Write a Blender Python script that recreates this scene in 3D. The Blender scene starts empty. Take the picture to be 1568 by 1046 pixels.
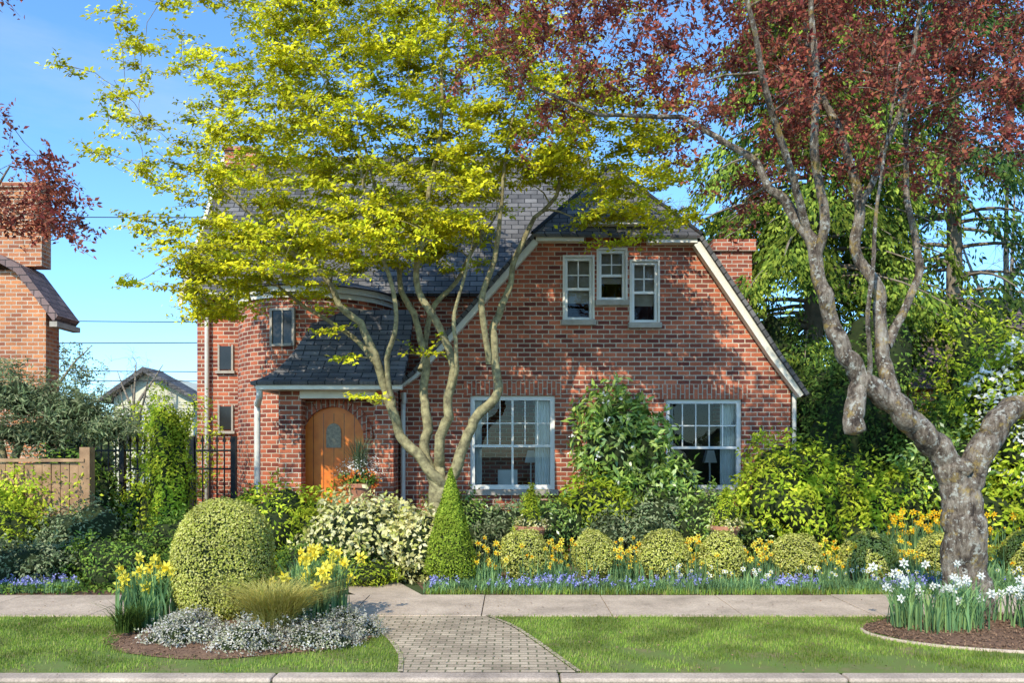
import bpy, math, numpy as np
from mathutils import Vector
rng=np.random.default_rng(11)
sc=bpy.context.scene
try:
    sc.view_settings.view_transform='Standard'; sc.view_settings.look='None'; sc.view_settings.exposure=0
except Exception as e: print(e)

# ------------------------------------------------------------------ helpers
def link(o,parent=None):
    sc.collection.objects.link(o)
    if parent is not None: o.parent=parent
    return o
def empty(name):
    e=bpy.data.objects.new(name,None); e.empty_display_size=.2; return link(e)
def nrm(a): return a/np.maximum(np.linalg.norm(a,axis=-1,keepdims=True),1e-9)

def autouv(me,custom=None):
    n=len(me.loops)
    li=np.empty(n,dtype=np.int32); me.loops.foreach_get('vertex_index',li)
    co=np.empty(len(me.vertices)*3); me.vertices.foreach_get('co',co); co=co.reshape(-1,3)
    pn=np.empty(len(me.polygons)*3); me.polygons.foreach_get('normal',pn); pn=pn.reshape(-1,3)
    lt=np.empty(len(me.polygons),dtype=np.int32); me.polygons.foreach_get('loop_total',lt)
    N=np.repeat(pn,lt,axis=0); C=co[li]
    flat=np.abs(N[:,2])>.97
    t=np.cross(np.array([0,0,1.0]),N); t[flat]=[1,0,0]; t=nrm(t)
    b=np.cross(N,t); b[flat]=[0,1,0]
    uv=np.stack([(C*t).sum(1),(C*b).sum(1)],1)
    if custom is not None: uv=custom(C,N)
    l=me.uv_layers.new(name='UVMap'); l.data.foreach_set('uv',uv.astype(np.float32).ravel())

def mesh(name,V,F,mats,parent=None,idx=None,smooth=False,uv=False,cuv=None):
    me=bpy.data.meshes.new(name)
    if isinstance(F,np.ndarray):
        V=np.asarray(V,dtype=np.float32); m,k=F.shape
        me.vertices.add(len(V)); me.vertices.foreach_set('co',V.ravel())
        me.loops.add(m*k); me.loops.foreach_set('vertex_index',F.astype(np.int32).ravel())
        me.polygons.add(m); me.polygons.foreach_set('loop_start',np.arange(0,m*k,k,dtype=np.int32))
        me.update(calc_edges=True)
    else:
        me.from_pydata([tuple(map(float,v)) for v in V],[],F); me.update()
    for m_ in (mats if isinstance(mats,(list,tuple)) else [mats]): me.materials.append(m_)
    if idx is not None: me.polygons.foreach_set('material_index',np.asarray(idx,dtype=np.int32))
    if smooth: me.polygons.foreach_set('use_smooth',np.ones(len(me.polygons),dtype=bool))
    if uv: autouv(me,cuv)
    o=bpy.data.objects.new(name,me); return link(o,parent)

class Acc:
    def __init__(s): s.V=[];s.F=[];s.I=[];s.n=0
    def add(s,V,F,mi=0):
        V=np.asarray(V,float)
        for f in F: s.F.append([int(i)+s.n for i in f]); s.I.append(mi)
        s.V.append(V); s.n+=len(V)
    def box(s,x0,x1,y0,y1,z0,z1,mi=0):
        V=[(x0,y0,z0),(x1,y0,z0),(x1,y1,z0),(x0,y1,z0),(x0,y0,z1),(x1,y0,z1),(x1,y1,z1),(x0,y1,z1)]
        s.add(V,[(0,3,2,1),(4,5,6,7),(0,1,5,4),(1,2,6,5),(2,3,7,6),(3,0,4,7)],mi)
    def prism(s,poly,y0,y1,mi=0):
        n=len(poly); V=[(x,y0,z) for x,z in poly]+[(x,y1,z) for x,z in poly]
        F=[list(range(n)),list(range(2*n-1,n-1,-1))]+[(i,i+n,(i+1)%n+n,(i+1)%n) for i in range(n)]
        s.add(V,F,mi)
    def build(s,name,mats,parent=None,bevel=0,uv=False,smooth=False,cuv=None):
        o=mesh(name,np.concatenate(s.V),s.F,mats,parent,s.I,smooth,uv,cuv)
        if bevel:
            b=o.modifiers.new('b','BEVEL'); b.width=bevel; b.segments=2; b.limit_method='ANGLE'
        return o
class TAcc:
    def __init__(s): s.V=[];s.F=[];s.n=0
    def tube(s,P,R,k=6,cap=True):
        P=np.asarray(P,float); R=np.asarray(R,float); n=len(P)
        T=nrm(np.gradient(P,axis=0)); d=nrm(P[-1]-P[0])
        ref=np.eye(3)[np.argmin(np.abs(d))]
        A=nrm(np.cross(T,ref)); B=np.cross(T,A)
        a=np.arange(k)*2*math.pi/k
        RR=R[:,None]*np.ones(k)
        if k>=10: RR=RR*(1+.06*np.sin(3*a+P[:,2:3]*1.7)+.035*np.sin(7*a+1-P[:,2:3]*1.1)+.012*rng.normal(size=(n,k)))
        V=P[:,None]+RR[:,:,None]*(np.cos(a)[None,:,None]*A[:,None]+np.sin(a)[None,:,None]*B[:,None])
        i=np.arange(n-1)[:,None]*k; j=np.arange(k)[None]; j2=(j+1)%k
        F=np.stack([i+j,i+j2,i+k+j2,i+k+j],-1).reshape(-1,4)+s.n
        s.V.append(V.reshape(-1,3)); s.F.append(F); s.n+=n*k
        if cap:
            c=s.n
            s.V.append(P[-1:]+T[-1:]*R[-1]*.3); s.n+=1
            b=c-k
            s.F.append(np.array([[b+q,b+(q+1)%k,c,c] for q in range(k)]))
    def build(s,name,mat,parent=None,smooth=True):
        V=np.concatenate(s.V);F=np.concatenate(s.F)
        tri=F[:,2]==F[:,3]
        if tri.any():
            return mesh(name,V,[list(map(int,f[:3])) if t else list(map(int,f)) for f,t in zip(F,tri)],mat,parent,smooth=smooth)
        return mesh(name,V,F,mat,parent,smooth=smooth)

def spline(P,sub=5):
    P=np.asarray(P,float); n=len(P)
    Q=np.vstack([2*P[0]-P[1],P,2*P[-1]-P[-2]]); out=[]
    for i in range(n-1):
        p0,p1,p2,p3=Q[i],Q[i+1],Q[i+2],Q[i+3]
        for t in np.arange(sub)/sub:
            out.append(.5*((2*p1)+(-p0+p2)*t+(2*p0-5*p1+4*p2-p3)*t*t+(-p0+3*p1-3*p2+p3)*t**3))
    out.append(P[-1]); return np.array(out)

def basis(N,D=None):
    N=nrm(N)
    if D is None: D=rng.normal(size=N.shape)
    D=nrm(D-(D*N).sum(1,keepdims=True)*N); W=np.cross(D,N)
    return np.stack([W,D,N],-1)
def basisD(D,N):
    D=nrm(D); N=nrm(N-(N*D).sum(1,keepdims=True)*D); W=np.cross(D,N)
    return np.stack([W,D,N],-1)
def stamp(TV,TF,P,R,S):
    TV=np.asarray(TV,float);TF=np.asarray(TF);P=np.asarray(P,float)
    S=np.asarray(S,float)
    if S.ndim==1: S=S[:,None]*np.ones(3)
    V=np.einsum('nij,nkj->nki',R,TV[None]*S[:,None,:])+P[:,None]
    F=TF[None]+(np.arange(len(P))*len(TV))[:,None,None]
    return V.reshape(-1,3),F.reshape(-1,TF.shape[1])
LEAF=np.array([(0,0,0),(.5,.45,.1),(0,1,-.05),(-.5,.45,.1)]); LEAFF=np.array([[0,1,2,3]])
def leaves(name,P,R,size,asp,mat,parent=None):
    n=len(P); s=size*rng.uniform(.65,1.25,n)
    S=np.stack([s*asp,s,s],1)
    V,F=stamp(LEAF,LEAFF,P,R,S); return mesh(name,V,F,mat,parent)
def bumpf(seed,k=10,fr=3.0):
    r=np.random.default_rng(seed); K=r.normal(size=(k,3))*fr; ph=r.uniform(0,6.28,k)
    return lambda d:(np.sin(d@K.T+ph)).sum(1)/math.sqrt(k)

# ------------------------------------------------------------------ materials
def newmat(name):
    m=bpy.data.materials.new(name); m.use_nodes=True; nt=m.node_tree
    b=nt.nodes['Principled BSDF']; b.inputs['Specular IOR Level'].default_value=.3
    return m,nt,b
def N(nt,t,**k):
    n=nt.nodes.new(t)
    for a,v in k.items():
        if a in n.inputs: n.inputs[a].default_value=v
        else: setattr(n,a,v)
    return n
def ramp(nt,fac,cols):
    r=nt.nodes.new('ShaderNodeValToRGB'); e=r.color_ramp.elements
    while len(e)<len(cols): e.new(.5)
    for i,(p,c) in enumerate(cols): e[i].position=p; e[i].color=(*c,1)
    nt.links.new(fac,r.inputs[0]); return r.outputs[0]
def mixc(nt,f,a,b,mode='MIX'):
    m=nt.nodes.new('ShaderNodeMix'); m.data_type='RGBA'; m.blend_type=mode
    for s,v in ((m.inputs[0],f),(m.inputs[6],a),(m.inputs[7],b)):
        if hasattr(v,'is_output'): nt.links.new(v,s)
        else: s.default_value=v if not isinstance(v,tuple) else (*v,1)[:4]
    return m.outputs[2]
def objnoise(nt,scale,detail=4,rough=.6,stretch=None):
    tc=nt.nodes.new('ShaderNodeTexCoord'); n=N(nt,'ShaderNodeTexNoise',Scale=scale,Detail=detail,Roughness=rough)
    o=tc.outputs['Object']
    if stretch:
        mp=nt.nodes.new('ShaderNodeMapping'); mp.inputs['Scale'].default_value=stretch; nt.links.new(o,mp.inputs[0]); o=mp.outputs[0]
    nt.links.new(o,n.inputs['Vector']); return n.outputs['Fac']
def simple(name,c1,c2=None,scale=6,rough=.7,bump=0,metal=0,bscale=None):
    m,nt,b=newmat(name)
    c2=c2 or tuple(x*.75 for x in c1)
    f=objnoise(nt,scale); c=ramp(nt,f,[(.3,c2),(.7,c1)]); nt.links.new(c,b.inputs['Base Color'])
    b.inputs['Roughness'].default_value=rough; b.inputs['Metallic'].default_value=metal
    if bump:
        bp=N(nt,'ShaderNodeBump',Strength=.6,Distance=bump); nt.links.new(objnoise(nt,bscale or scale*5),bp.inputs['Height']); nt.links.new(bp.outputs[0],b.inputs['Normal'])
    return m
def leafmat(name,cols,trans=.3,clump=1.2,dark=.65,gloss=0,gain=1.0):
    m=bpy.data.materials.new(name); m.use_nodes=True; nt=m.node_tree; nt.nodes.remove(nt.nodes['Principled BSDF'])
    g=nt.nodes.new('ShaderNodeNewGeometry'); cols=[tuple(min(.88,q*gain) for q in c_) for c_ in cols]
    k=len(cols); c=ramp(nt,g.outputs['Random Per Island'],[(i/(k-1) if k>1 else 0,cc) for i,cc in enumerate(cols)])
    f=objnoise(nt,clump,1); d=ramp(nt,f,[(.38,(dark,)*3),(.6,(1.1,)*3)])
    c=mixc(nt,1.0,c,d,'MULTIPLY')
    df=nt.nodes.new('ShaderNodeBsdfDiffuse'); nt.links.new(c,df.inputs[0])
    t=nt.nodes.new('ShaderNodeBsdfTranslucent'); nt.links.new(c,t.inputs[0])
    mx=nt.nodes.new('ShaderNodeMixShader'); mx.inputs[0].default_value=trans
    nt.links.new(df.outputs[0],mx.inputs[1]); nt.links.new(t.outputs[0],mx.inputs[2]); out=mx.outputs[0]
    if gloss:
        gl=nt.nodes.new('ShaderNodeBsdfGlossy'); gl.inputs['Roughness'].default_value=.35; m2=nt.nodes.new('ShaderNodeMixShader'); m2.inputs[0].default_value=gloss
        nt.links.new(out,m2.inputs[1]); nt.links.new(gl.outputs[0],m2.inputs[2]); out=m2.outputs[0]
    nt.links.new(out,nt.nodes['Material Output'].inputs[0]); return m
def brickmat(name,c1,c2,mort,w=.235,h=.088,m_=.011,rot=False,noise_=.35,wob=.012,bias=.0):
    m,nt,b=newmat(name)
    uv=nt.nodes.new('ShaderNodeUVMap'); v=uv.outputs[0]
    if rot:
        mp=nt.nodes.new('ShaderNodeMapping'); mp.inputs['Rotation'].default_value=(0,0,math.pi/2); nt.links.new(v,mp.inputs[0]); v=mp.outputs[0]
    nz=N(nt,'ShaderNodeTexNoise',Scale=9.0,Detail=2.0); nt.links.new(v,nz.inputs['Vector'])
    vm=nt.nodes.new('ShaderNodeVectorMath'); vm.operation='MULTIPLY_ADD'; nt.links.new(nz.outputs['Color'],vm.inputs[0]); vm.inputs[1].default_value=(wob,wob,0); nt.links.new(v,vm.inputs[2])
    br=nt.nodes.new('ShaderNodeTexBrick'); nt.links.new(vm.outputs[0],br.inputs['Vector'])
    for k_,x in (('Scale',1),('Mortar Size',m_),('Mortar Smooth',.3),('Bias',bias),('Brick Width',w),('Row Height',h)): br.inputs[k_].default_value=x
    br.inputs['Color1'].default_value=(*c1,1);br.inputs['Color2'].default_value=(*c2,1);br.inputs['Mortar'].default_value=(*mort,1)
    n2=N(nt,'ShaderNodeTexNoise',Scale=1.3,Detail=5.0,Roughness=.7); nt.links.new(v,n2.inputs['Vector'])
    r=ramp(nt,n2.outputs['Fac'],[(.3,(1-noise_,)*3),(.7,(1+noise_*.4,)*3)])
    n3=N(nt,'ShaderNodeTexNoise',Scale=60.0,Detail=2.0); nt.links.new(v,n3.inputs['Vector'])
    r3=ramp(nt,n3.outputs['Fac'],[(.3,(.8,.8,.8)),(.7,(1.15,1.15,1.15))])
    c=mixc(nt,1.0,mixc(nt,1.0,br.outputs['Color'],r,'MULTIPLY'),r3,'MULTIPLY')
    nt.links.new(c,b.inputs['Base Color']); b.inputs['Roughness'].default_value=.85
    inv=nt.nodes.new('ShaderNodeMath'); inv.operation='SUBTRACT'; inv.inputs[0].default_value=1; nt.links.new(br.outputs['Fac'],inv.inputs[1])
    bp=N(nt,'ShaderNodeBump',Strength=.7,Distance=.012); nt.links.new(inv.outputs[0],bp.inputs['Height']); nt.links.new(bp.outputs[0],b.inputs['Normal'])
    return m
M={}
M['brick']=brickmat('brick',(.62,.17,.08),(.17,.042,.03),(.62,.49,.36))
M['brick_s']=brickmat('brick_soldier',(.60,.165,.08),(.34,.085,.045),(.54,.43,.32),w=.22,h=.085,rot=True)
M['brick2']=brickmat('brick_orange',(.72,.28,.11),(.34,.11,.055),(.62,.50,.37))
M['shingle']=brickmat('shingles',(.21,.195,.185),(.10,.094,.092),(.03,.03,.03),w=.3,h=.15,m_=.012,noise_=.4,bias=.1)
M['shingle2']=brickmat('shingles_brown',(.30,.20,.18),(.17,.115,.105),(.06,.05,.05),w=.3,h=.16,m_=.010)
M['paver']=brickmat('pavers',(.62,.48,.33),(.40,.30,.205),(.20,.18,.10),w=.16,h=.085,m_=.008,noise_=.35,wob=.02)
M['trim']=simple('cream_paint',(.82,.77,.65),(.70,.64,.52),3,.5)
M['white']=simple('white_paint',(.84,.82,.75),(.76,.73,.65),3,.45)
M['sill']=simple('stone_sill',(.46,.40,.33),(.33,.29,.23),8,.85,.004)
M['pipe']=simple('downpipe_paint',(.78,.75,.66),(.64,.6,.52),3,.4)
M['curtain']=simple('curtain',(.80,.79,.75),(.65,.65,.6),4,.9)
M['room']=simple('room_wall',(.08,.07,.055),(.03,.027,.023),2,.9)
M['dark']=simple('dark_pane',(.035,.035,.035),(.02,.02,.02),2,.15)
M['door']=simple('door_wood',(.88,.26,.035),(.70,.17,.025),5,.4)
M['doordet']=simple('door_panel',(.40,.34,.22),(.15,.12,.08),20,.4)
def concmat(name,a_,b_,c_):
    m,nt,b=newmat(name); f=objnoise(nt,1.3,7,.75); c=ramp(nt,f,[(.3,c_),(.5,b_),(.68,a_)]); f2=objnoise(nt,55,3); k=ramp(nt,f2,[(.35,(.78,.78,.78)),(.65,(1.12,1.12,1.12))])
    c=mixc(nt,1.0,c,k,'MULTIPLY'); nt.links.new(c,b.inputs['Base Color']); b.inputs['Roughness'].default_value=.92
    bp=N(nt,'ShaderNodeBump',Strength=.6,Distance=.004); nt.links.new(f2,bp.inputs['Height']); nt.links.new(bp.outputs[0],b.inputs['Normal']); return m
M['conc']=concmat('concrete',(.68,.53,.39),(.53,.405,.295),(.34,.26,.19))
M['curb']=concmat('curb_concrete',(.64,.50,.38),(.48,.37,.28),(.30,.23,.175))
M['asph']=simple('asphalt',(.07,.068,.065),(.045,.045,.045),8,.9,.006,bscale=120)
M['mulch']=simple('mulch',(.26,.15,.09),(.11,.06,.038),22,.95,.03,bscale=70)
M['bark']=simple('bark_maple',(.42,.36,.18),(.12,.10,.055),11,.9,.02,bscale=26)
M['ground']=simple('ground_cover',(.07,.10,.03),(.05,.06,.025),1.2,.95,.02)
M['wood']=simple('fence_wood',(.46,.28,.15),(.26,.15,.08),5,.8,.004)
M['iron']=simple('iron',(.02,.02,.022),(.012,.012,.012),5,.45)
M['terra']=simple('terracotta',(.50,.22,.12),(.34,.15,.09),8,.8)
M['siding']=simple('siding',(.72,.68,.50),(.62,.58,.42),3,.7)
M['wire']=simple('wire',(.03,.03,.03),(.02,.02,.02),1,.6)
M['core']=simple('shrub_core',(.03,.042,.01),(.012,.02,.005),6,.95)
M['twig']=simple('twig',(.34,.27,.19),(.17,.135,.095),5,.9)
M['chip']=simple('bark_chips',(.36,.21,.12),(.12,.07,.045),40,.95)
m,nt,b=newmat('bark_plum')
f=objnoise(nt,11,7,.75,(1,1,.35)); c=ramp(nt,f,[(.38,(.045,.032,.024)),(.47,(.15,.11,.078)),(.57,(.31,.25,.185)),(.70,(.50,.43,.34))])
f2=objnoise(nt,5.5,6,.7); k=ramp(nt,f2,[(.55,(0,0,0)),(.64,(.8,.8,.8))]); c=mixc(nt,k,c,(.40,.27,.07))
f2=objnoise(nt,14,5,.75); k=ramp(nt,f2,[(.55,(0,0,0)),(.61,(.8,.8,.8))]); c=mixc(nt,k,c,(.56,.54,.45))
nt.links.new(c,b.inputs['Base Color']); b.inputs['Roughness'].default_value=.95
bp=N(nt,'ShaderNodeBump',Strength=1.0,Distance=.06); nt.links.new(objnoise(nt,18,6,.75,(1,1,.3)),bp.inputs['Height']); nt.links.new(bp.outputs[0],b.inputs['Normal']); M['barkp']=m
m,nt,b=newmat('lawn'); f=objnoise(nt,2.2,6,.7); c=ramp(nt,f,[(.28,(.26,.19,.10)),(.45,(.15,.18,.045)),(.7,(.14,.22,.04))]); nt.links.new(c,b.inputs['Base Color']); b.inputs['Roughness'].default_value=.95; M['lawn']=m
m,nt,b=newmat('window_glass')
tr=nt.nodes.new('ShaderNodeBsdfTransparent'); tr.inputs[0].default_value=(.85,.9,.9,1); gl=nt.nodes.new('ShaderNodeBsdfGlossy'); gl.inputs['Roughness'].default_value=.01
fr=N(nt,'ShaderNodeFresnel',IOR=1.45); mx=nt.nodes.new('ShaderNodeMixShader'); nt.links.new(fr.outputs[0],mx.inputs[0]); nt.links.new(tr.outputs[0],mx.inputs[1]); nt.links.new(gl.outputs[0],mx.inputs[2]); nt.links.new(mx.outputs[0],nt.nodes['Material Output'].inputs[0]); M['glass']=m
L={}
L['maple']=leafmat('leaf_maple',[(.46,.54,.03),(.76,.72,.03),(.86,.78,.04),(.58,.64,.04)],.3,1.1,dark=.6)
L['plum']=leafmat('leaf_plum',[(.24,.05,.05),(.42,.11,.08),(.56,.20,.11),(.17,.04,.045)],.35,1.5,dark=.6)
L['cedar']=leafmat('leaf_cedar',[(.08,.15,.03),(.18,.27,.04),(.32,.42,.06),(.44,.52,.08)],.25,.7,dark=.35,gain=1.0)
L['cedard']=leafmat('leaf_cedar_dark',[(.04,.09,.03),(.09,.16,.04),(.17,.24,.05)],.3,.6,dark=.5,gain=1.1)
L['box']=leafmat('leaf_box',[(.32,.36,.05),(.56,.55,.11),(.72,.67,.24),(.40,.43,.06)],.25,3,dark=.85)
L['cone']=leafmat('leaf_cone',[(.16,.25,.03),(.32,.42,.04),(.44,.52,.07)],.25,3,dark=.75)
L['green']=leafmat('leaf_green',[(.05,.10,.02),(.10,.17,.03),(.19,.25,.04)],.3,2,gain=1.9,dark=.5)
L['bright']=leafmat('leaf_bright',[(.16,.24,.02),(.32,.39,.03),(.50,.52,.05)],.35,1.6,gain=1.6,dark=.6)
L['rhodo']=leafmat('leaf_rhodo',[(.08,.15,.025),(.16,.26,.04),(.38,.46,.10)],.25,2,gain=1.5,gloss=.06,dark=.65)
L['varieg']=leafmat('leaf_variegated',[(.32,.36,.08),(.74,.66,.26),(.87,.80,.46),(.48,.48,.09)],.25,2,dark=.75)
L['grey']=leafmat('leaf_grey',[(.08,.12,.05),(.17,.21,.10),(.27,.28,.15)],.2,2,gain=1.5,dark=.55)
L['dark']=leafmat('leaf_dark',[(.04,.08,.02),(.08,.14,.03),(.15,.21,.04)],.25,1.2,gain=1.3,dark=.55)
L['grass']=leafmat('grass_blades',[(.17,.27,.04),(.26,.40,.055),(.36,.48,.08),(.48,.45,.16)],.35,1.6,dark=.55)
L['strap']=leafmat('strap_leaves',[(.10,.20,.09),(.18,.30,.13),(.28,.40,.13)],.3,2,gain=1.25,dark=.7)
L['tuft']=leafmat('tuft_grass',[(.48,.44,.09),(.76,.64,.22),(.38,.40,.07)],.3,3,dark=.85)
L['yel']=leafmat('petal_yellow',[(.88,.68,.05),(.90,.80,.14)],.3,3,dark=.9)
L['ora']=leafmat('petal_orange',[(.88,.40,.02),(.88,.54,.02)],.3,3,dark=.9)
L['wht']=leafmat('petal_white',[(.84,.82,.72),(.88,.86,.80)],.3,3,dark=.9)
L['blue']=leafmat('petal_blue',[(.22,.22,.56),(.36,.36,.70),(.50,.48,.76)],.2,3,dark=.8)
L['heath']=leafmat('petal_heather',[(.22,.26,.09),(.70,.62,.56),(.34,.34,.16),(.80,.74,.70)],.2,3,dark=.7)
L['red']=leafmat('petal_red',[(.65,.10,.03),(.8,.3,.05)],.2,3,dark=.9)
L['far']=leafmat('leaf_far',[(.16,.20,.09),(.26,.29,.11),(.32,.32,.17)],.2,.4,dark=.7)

# ------------------------------------------------------------------ world, sun, camera
w=bpy.data.worlds.new('World'); sc.world=w; w.use_nodes=True; nt=w.node_tree; bg=nt.nodes['Background']
AZ=math.radians(24); EL=math.radians(38)
trav=Vector((math.sin(AZ)*math.cos(EL),math.cos(AZ)*math.cos(EL),-math.sin(EL)))
sky=nt.nodes.new('ShaderNodeTexSky'); sky.sky_type='NISHITA'; sky.sun_disc=False; sky.sun_elevation=EL; sky.sun_rotation=math.pi+AZ
sky.air_density=1.0; sky.dust_density=.3; sky.ozone_density=1.5
tc=nt.nodes.new('ShaderNodeTexCoord'); mp=nt.nodes.new('ShaderNodeMapping'); mp.inputs['Scale'].default_value=(1.2,1.2,5); mp.inputs['Rotation'].default_value=(0.3,.5,.2)
nt.links.new(tc.outputs['Generated'],mp.inputs[0]); nz=N(nt,'ShaderNodeTexNoise',Scale=1.6,Detail=7.0,Roughness=.6); nt.links.new(mp.outputs[0],nz.inputs['Vector'])
k=ramp(nt,nz.outputs['Fac'],[(.52,(0,0,0)),(.85,(.35,.35,.35))])
c=mixc(nt,1.0,sky.outputs[0],(1.10,1.68,2.2),'MULTIPLY')
c=mixc(nt,k,c,(5.6,6.1,6.6)); nt.links.new(c,bg.inputs[0]); bg.inputs[1].default_value=.15
s=bpy.data.lights.new('sun','SUN'); s.energy=5.0; s.angle=math.radians(.5); s.color=(1,.94,.79)
so=link(bpy.data.objects.new('sun',s)); so.rotation_euler=trav.to_track_quat('-Z','Y').to_euler(); so.location=(-8,-20,25)
cam=bpy.data.cameras.new('camera'); co=link(bpy.data.objects.new('camera',cam)); co.location=(0,0,1.9); co.rotation_euler=(math.pi/2,0,0)
cam.lens=28; cam.sensor_width=36; cam.shift_y=.1065; cam.clip_end=2000; sc.camera=co

# ------------------------------------------------------------------ ground, road, kerb, pavement, path
ys=[(-200,-.15),(6.60,-.15),(6.61,-.03),(60,-.03),(900,-.03)]
V=[(x,y,z) for y,z in ys for x in (-900,900)]
mesh('ground',V,[(2*i,2*i+1,2*i+3,2*i+2) for i in range(len(ys)-1)],M['ground'])
mesh('road',[(-300,-80,-.145),(300,-80,-.145),(300,6.59,-.145),(-300,6.59,-.145)],[(0,1,2,3)],M['asph'])
a=Acc(); x=-30.8
while x<30:
    L_=2.4; a.box(x+.006,x+L_-.006,6.61,6.80,-.14,.004+.004*rng.normal()); x+=L_
a.build('kerb',M['curb'],bevel=.02)
a=Acc(); x=-30.35
while x<30:
    a.box(x+.005,x+1.5-.005,9.1,10.4,-.05,.012+rng.uniform(-.004,.004)); x+=1.5
a.build('pavement',M['conc'],bevel=.006)
def sheet(name,poly,z,mat,uv=False): return mesh(name,[(x,y,z) for x,y in poly],[list(range(len(poly)))],mat,uv=uv)
sheet('lawn',[(-30,6.8),(30,6.8),(30,9.1),(-30,9.1)],-.006,M['lawn'])
pathL=spline([(-.93,6.8),(-1.02,7.4),(-1.25,8.1),(-1.6,8.75),(-2.0,9.1)],6); pathR=spline([(.55,6.8),(.40,7.3),(.22,7.9),(-.02,8.6),(-.30,9.1)],6)
PP=[(p[0],p[1]) for p in pathL]+[(p[0],p[1]) for p in pathR[::-1]]
sheet('brick_path',PP[::-1],.004,M['paver'],uv=True)
a=Acc()
for pl_,s_ in ((pathL,-1),(pathR,1)):
    for i in range(len(pl_)-1):
        p,q=pl_[i],pl_[i+1]
        d=(q-p); Ld=np.linalg.norm(d); nn=np.array([d[1],-d[0]])/Ld*.045*s_
        a.add([(p[0],p[1],.012),(q[0],q[1],.012),(q[0]+nn[0],q[1]+nn[1],.012),(p[0]+nn[0],p[1]+nn[1],.012)],[(0,1,2,3)] if s_<0 else [(3,2,1,0)])
a.build('path_edging',M['paver'],uv=True)
sheet('entry_path',[(-2.0,10.4),(-1.15,10.4),(-1.6,11.4),(-2.6,13.2),(-2.6,14.6),(-3.8,14.6),(-3.7,13.0),(-2.7,11.4)],-.002,M['conc'])
sheet('bed_soil',[(-1.1,10.42),(12,10.42),(12,15.2),(-2.1,15.2),(-1.5,12)],-.012,M['mulch'])
sheet('left_bed_soil',[(-16,10.42),(-2.1,10.42),(-3,12),(-3.9,15),(-16,15)],-.016,M['mulch'])

def mound(name,c,rx,ry,h,mat,n=28,m=8):
    V=[(c[0],c[1],h)];F=[]
    for i in range(1,m+1):
        t=i/m
        for j in range(n):
            a_=j*2*math.pi/n; q=1+.05*math.sin(3*a_+1)+.03*math.sin(7*a_)
            V.append((c[0]+rx*t*q*math.cos(a_),c[1]+ry*t*q*math.sin(a_),h*(1-t**2.2)+.002+rng.normal()*.008*(t<.99)))
    for j in range(n): F.append((0,1+j,1+(j+1)%n))
    for i in range(m-1):
        for j in range(n): F.append((1+i*n+j,1+(i+1)*n+j,1+(i+1)*n+(j+1)%n,1+i*n+(j+1)%n))
    return mesh(name,V,F,mat,smooth=True)
mound('mulch_bed',(-2.75,8.15),1.32,.88,.12,M['mulch'])
mound('mulch_bed',(5.4,8.3),1.7,.85,.10,M['mulch'])
t=TAcc(); aa=np.linspace(math.pi*.95,math.pi*1.75,30); t.tube(np.stack([5.4+1.72*np.cos(aa),8.3+.88*np.sin(aa),0*aa+.0],1),0*aa+.022,6)
t.build('bed_edging',M['conc'])

BL=np.array([(-.5,0,0),(.5,0,0),(.3,.18,.6),(-.3,.18,.6),(.02,.5,1.0),(-.02,.5,1.0)]); BLF=np.array([[0,1,2,3],[3,2,4,5]])
def inpoly(P,poly):
    x,y=P[:,0],P[:,1]; ins=np.zeros(len(P),bool); n=len(poly)
    for i in range(n):
        x0,y0=poly[i];x1,y1=poly[(i+1)%n]
        c=((y0>y)!=(y1>y))&(x<(x1-x0)*(y-y0)/(y1-y0+1e-12)+x0); ins^=c
    return ins
def zrot(a):
    c,s_=np.cos(a),np.sin(a); R=np.zeros((len(a),3,3)); R[:,0,0]=c;R[:,0,1]=-s_;R[:,1,0]=s_;R[:,1,1]=c;R[:,2,2]=1; return R
def blades(name,P,w_,h,mat,bend=1.0,parent=None):
    n=len(P); hh=h*rng.uniform(.5,1.3,n); S=np.stack([np.full(n,w_)*rng.uniform(.7,1.3,n),hh*bend*rng.uniform(.2,1.5,n),hh],1)
    V,F=stamp(BL,BLF,P,zrot(rng.uniform(0,6.28,n)),S); return mesh(name,V,F,mat,parent)
n=115000
P=np.stack([rng.uniform(-6.2,6.6,n),rng.uniform(6.80,9.12,n),np.full(n,-.006)],1)
P=P[~inpoly(P,PP)]
P=P[(((P[:,0]+2.75)/1.3)**2+((P[:,1]-8.15)/.86)**2>1)&(((P[:,0]-5.4)/1.7)**2+((P[:,1]-8.3)/.85)**2>1)]
bf=bumpf(5,12,1.8); bf2=bumpf(6,12,6); keep=bf(P)+.8*bf2(P)+rng.normal(size=len(P))*.6+(P[:,1]-6.8)*1.6>.35; P=P[keep]
blades('grass',P,.006,.032,L['grass'])
# ------------------------------------------------------------------ house
H=empty('brick_house')
def boolcut(o,cutters):
    for c in cutters:
        md=o.modifiers.new('c','BOOLEAN'); md.operation='DIFFERENCE'; md.solver='EXACT'; md.object=c
    dg=bpy.context.evaluated_depsgraph_get(); me=bpy.data.meshes.new_from_object(o.evaluated_get(dg))
    o.modifiers.clear(); o.data=me
    for c in cutters: bpy.data.objects.remove(c,do_unlink=True)
    while len(me.uv_layers): me.uv_layers.remove(me.uv_layers[0])
    autouv(me)
def cutbox(x0,x1,y0,y1,z0,z1):
    a=Acc(); a.box(x0,x1,y0,y1,z0,z1); return a.build('cut',M['brick'])
YF=15.25
rakeL=[(-2.15,3.12),(-1.85,3.32),(-1.35,3.85),(-.55,4.75),(.45,5.87)]
rakeR=[(3.5,5.83),(4.4,4.5),(4.95,3.68),(5.33,3.18)]
a=Acc(); a.prism([(-2.15,-.05),(5.33,-.05)]+rakeR[::-1]+rakeL[::-1],YF,YF+.3)
wall=a.build('front_wall',M['brick'],H)
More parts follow.
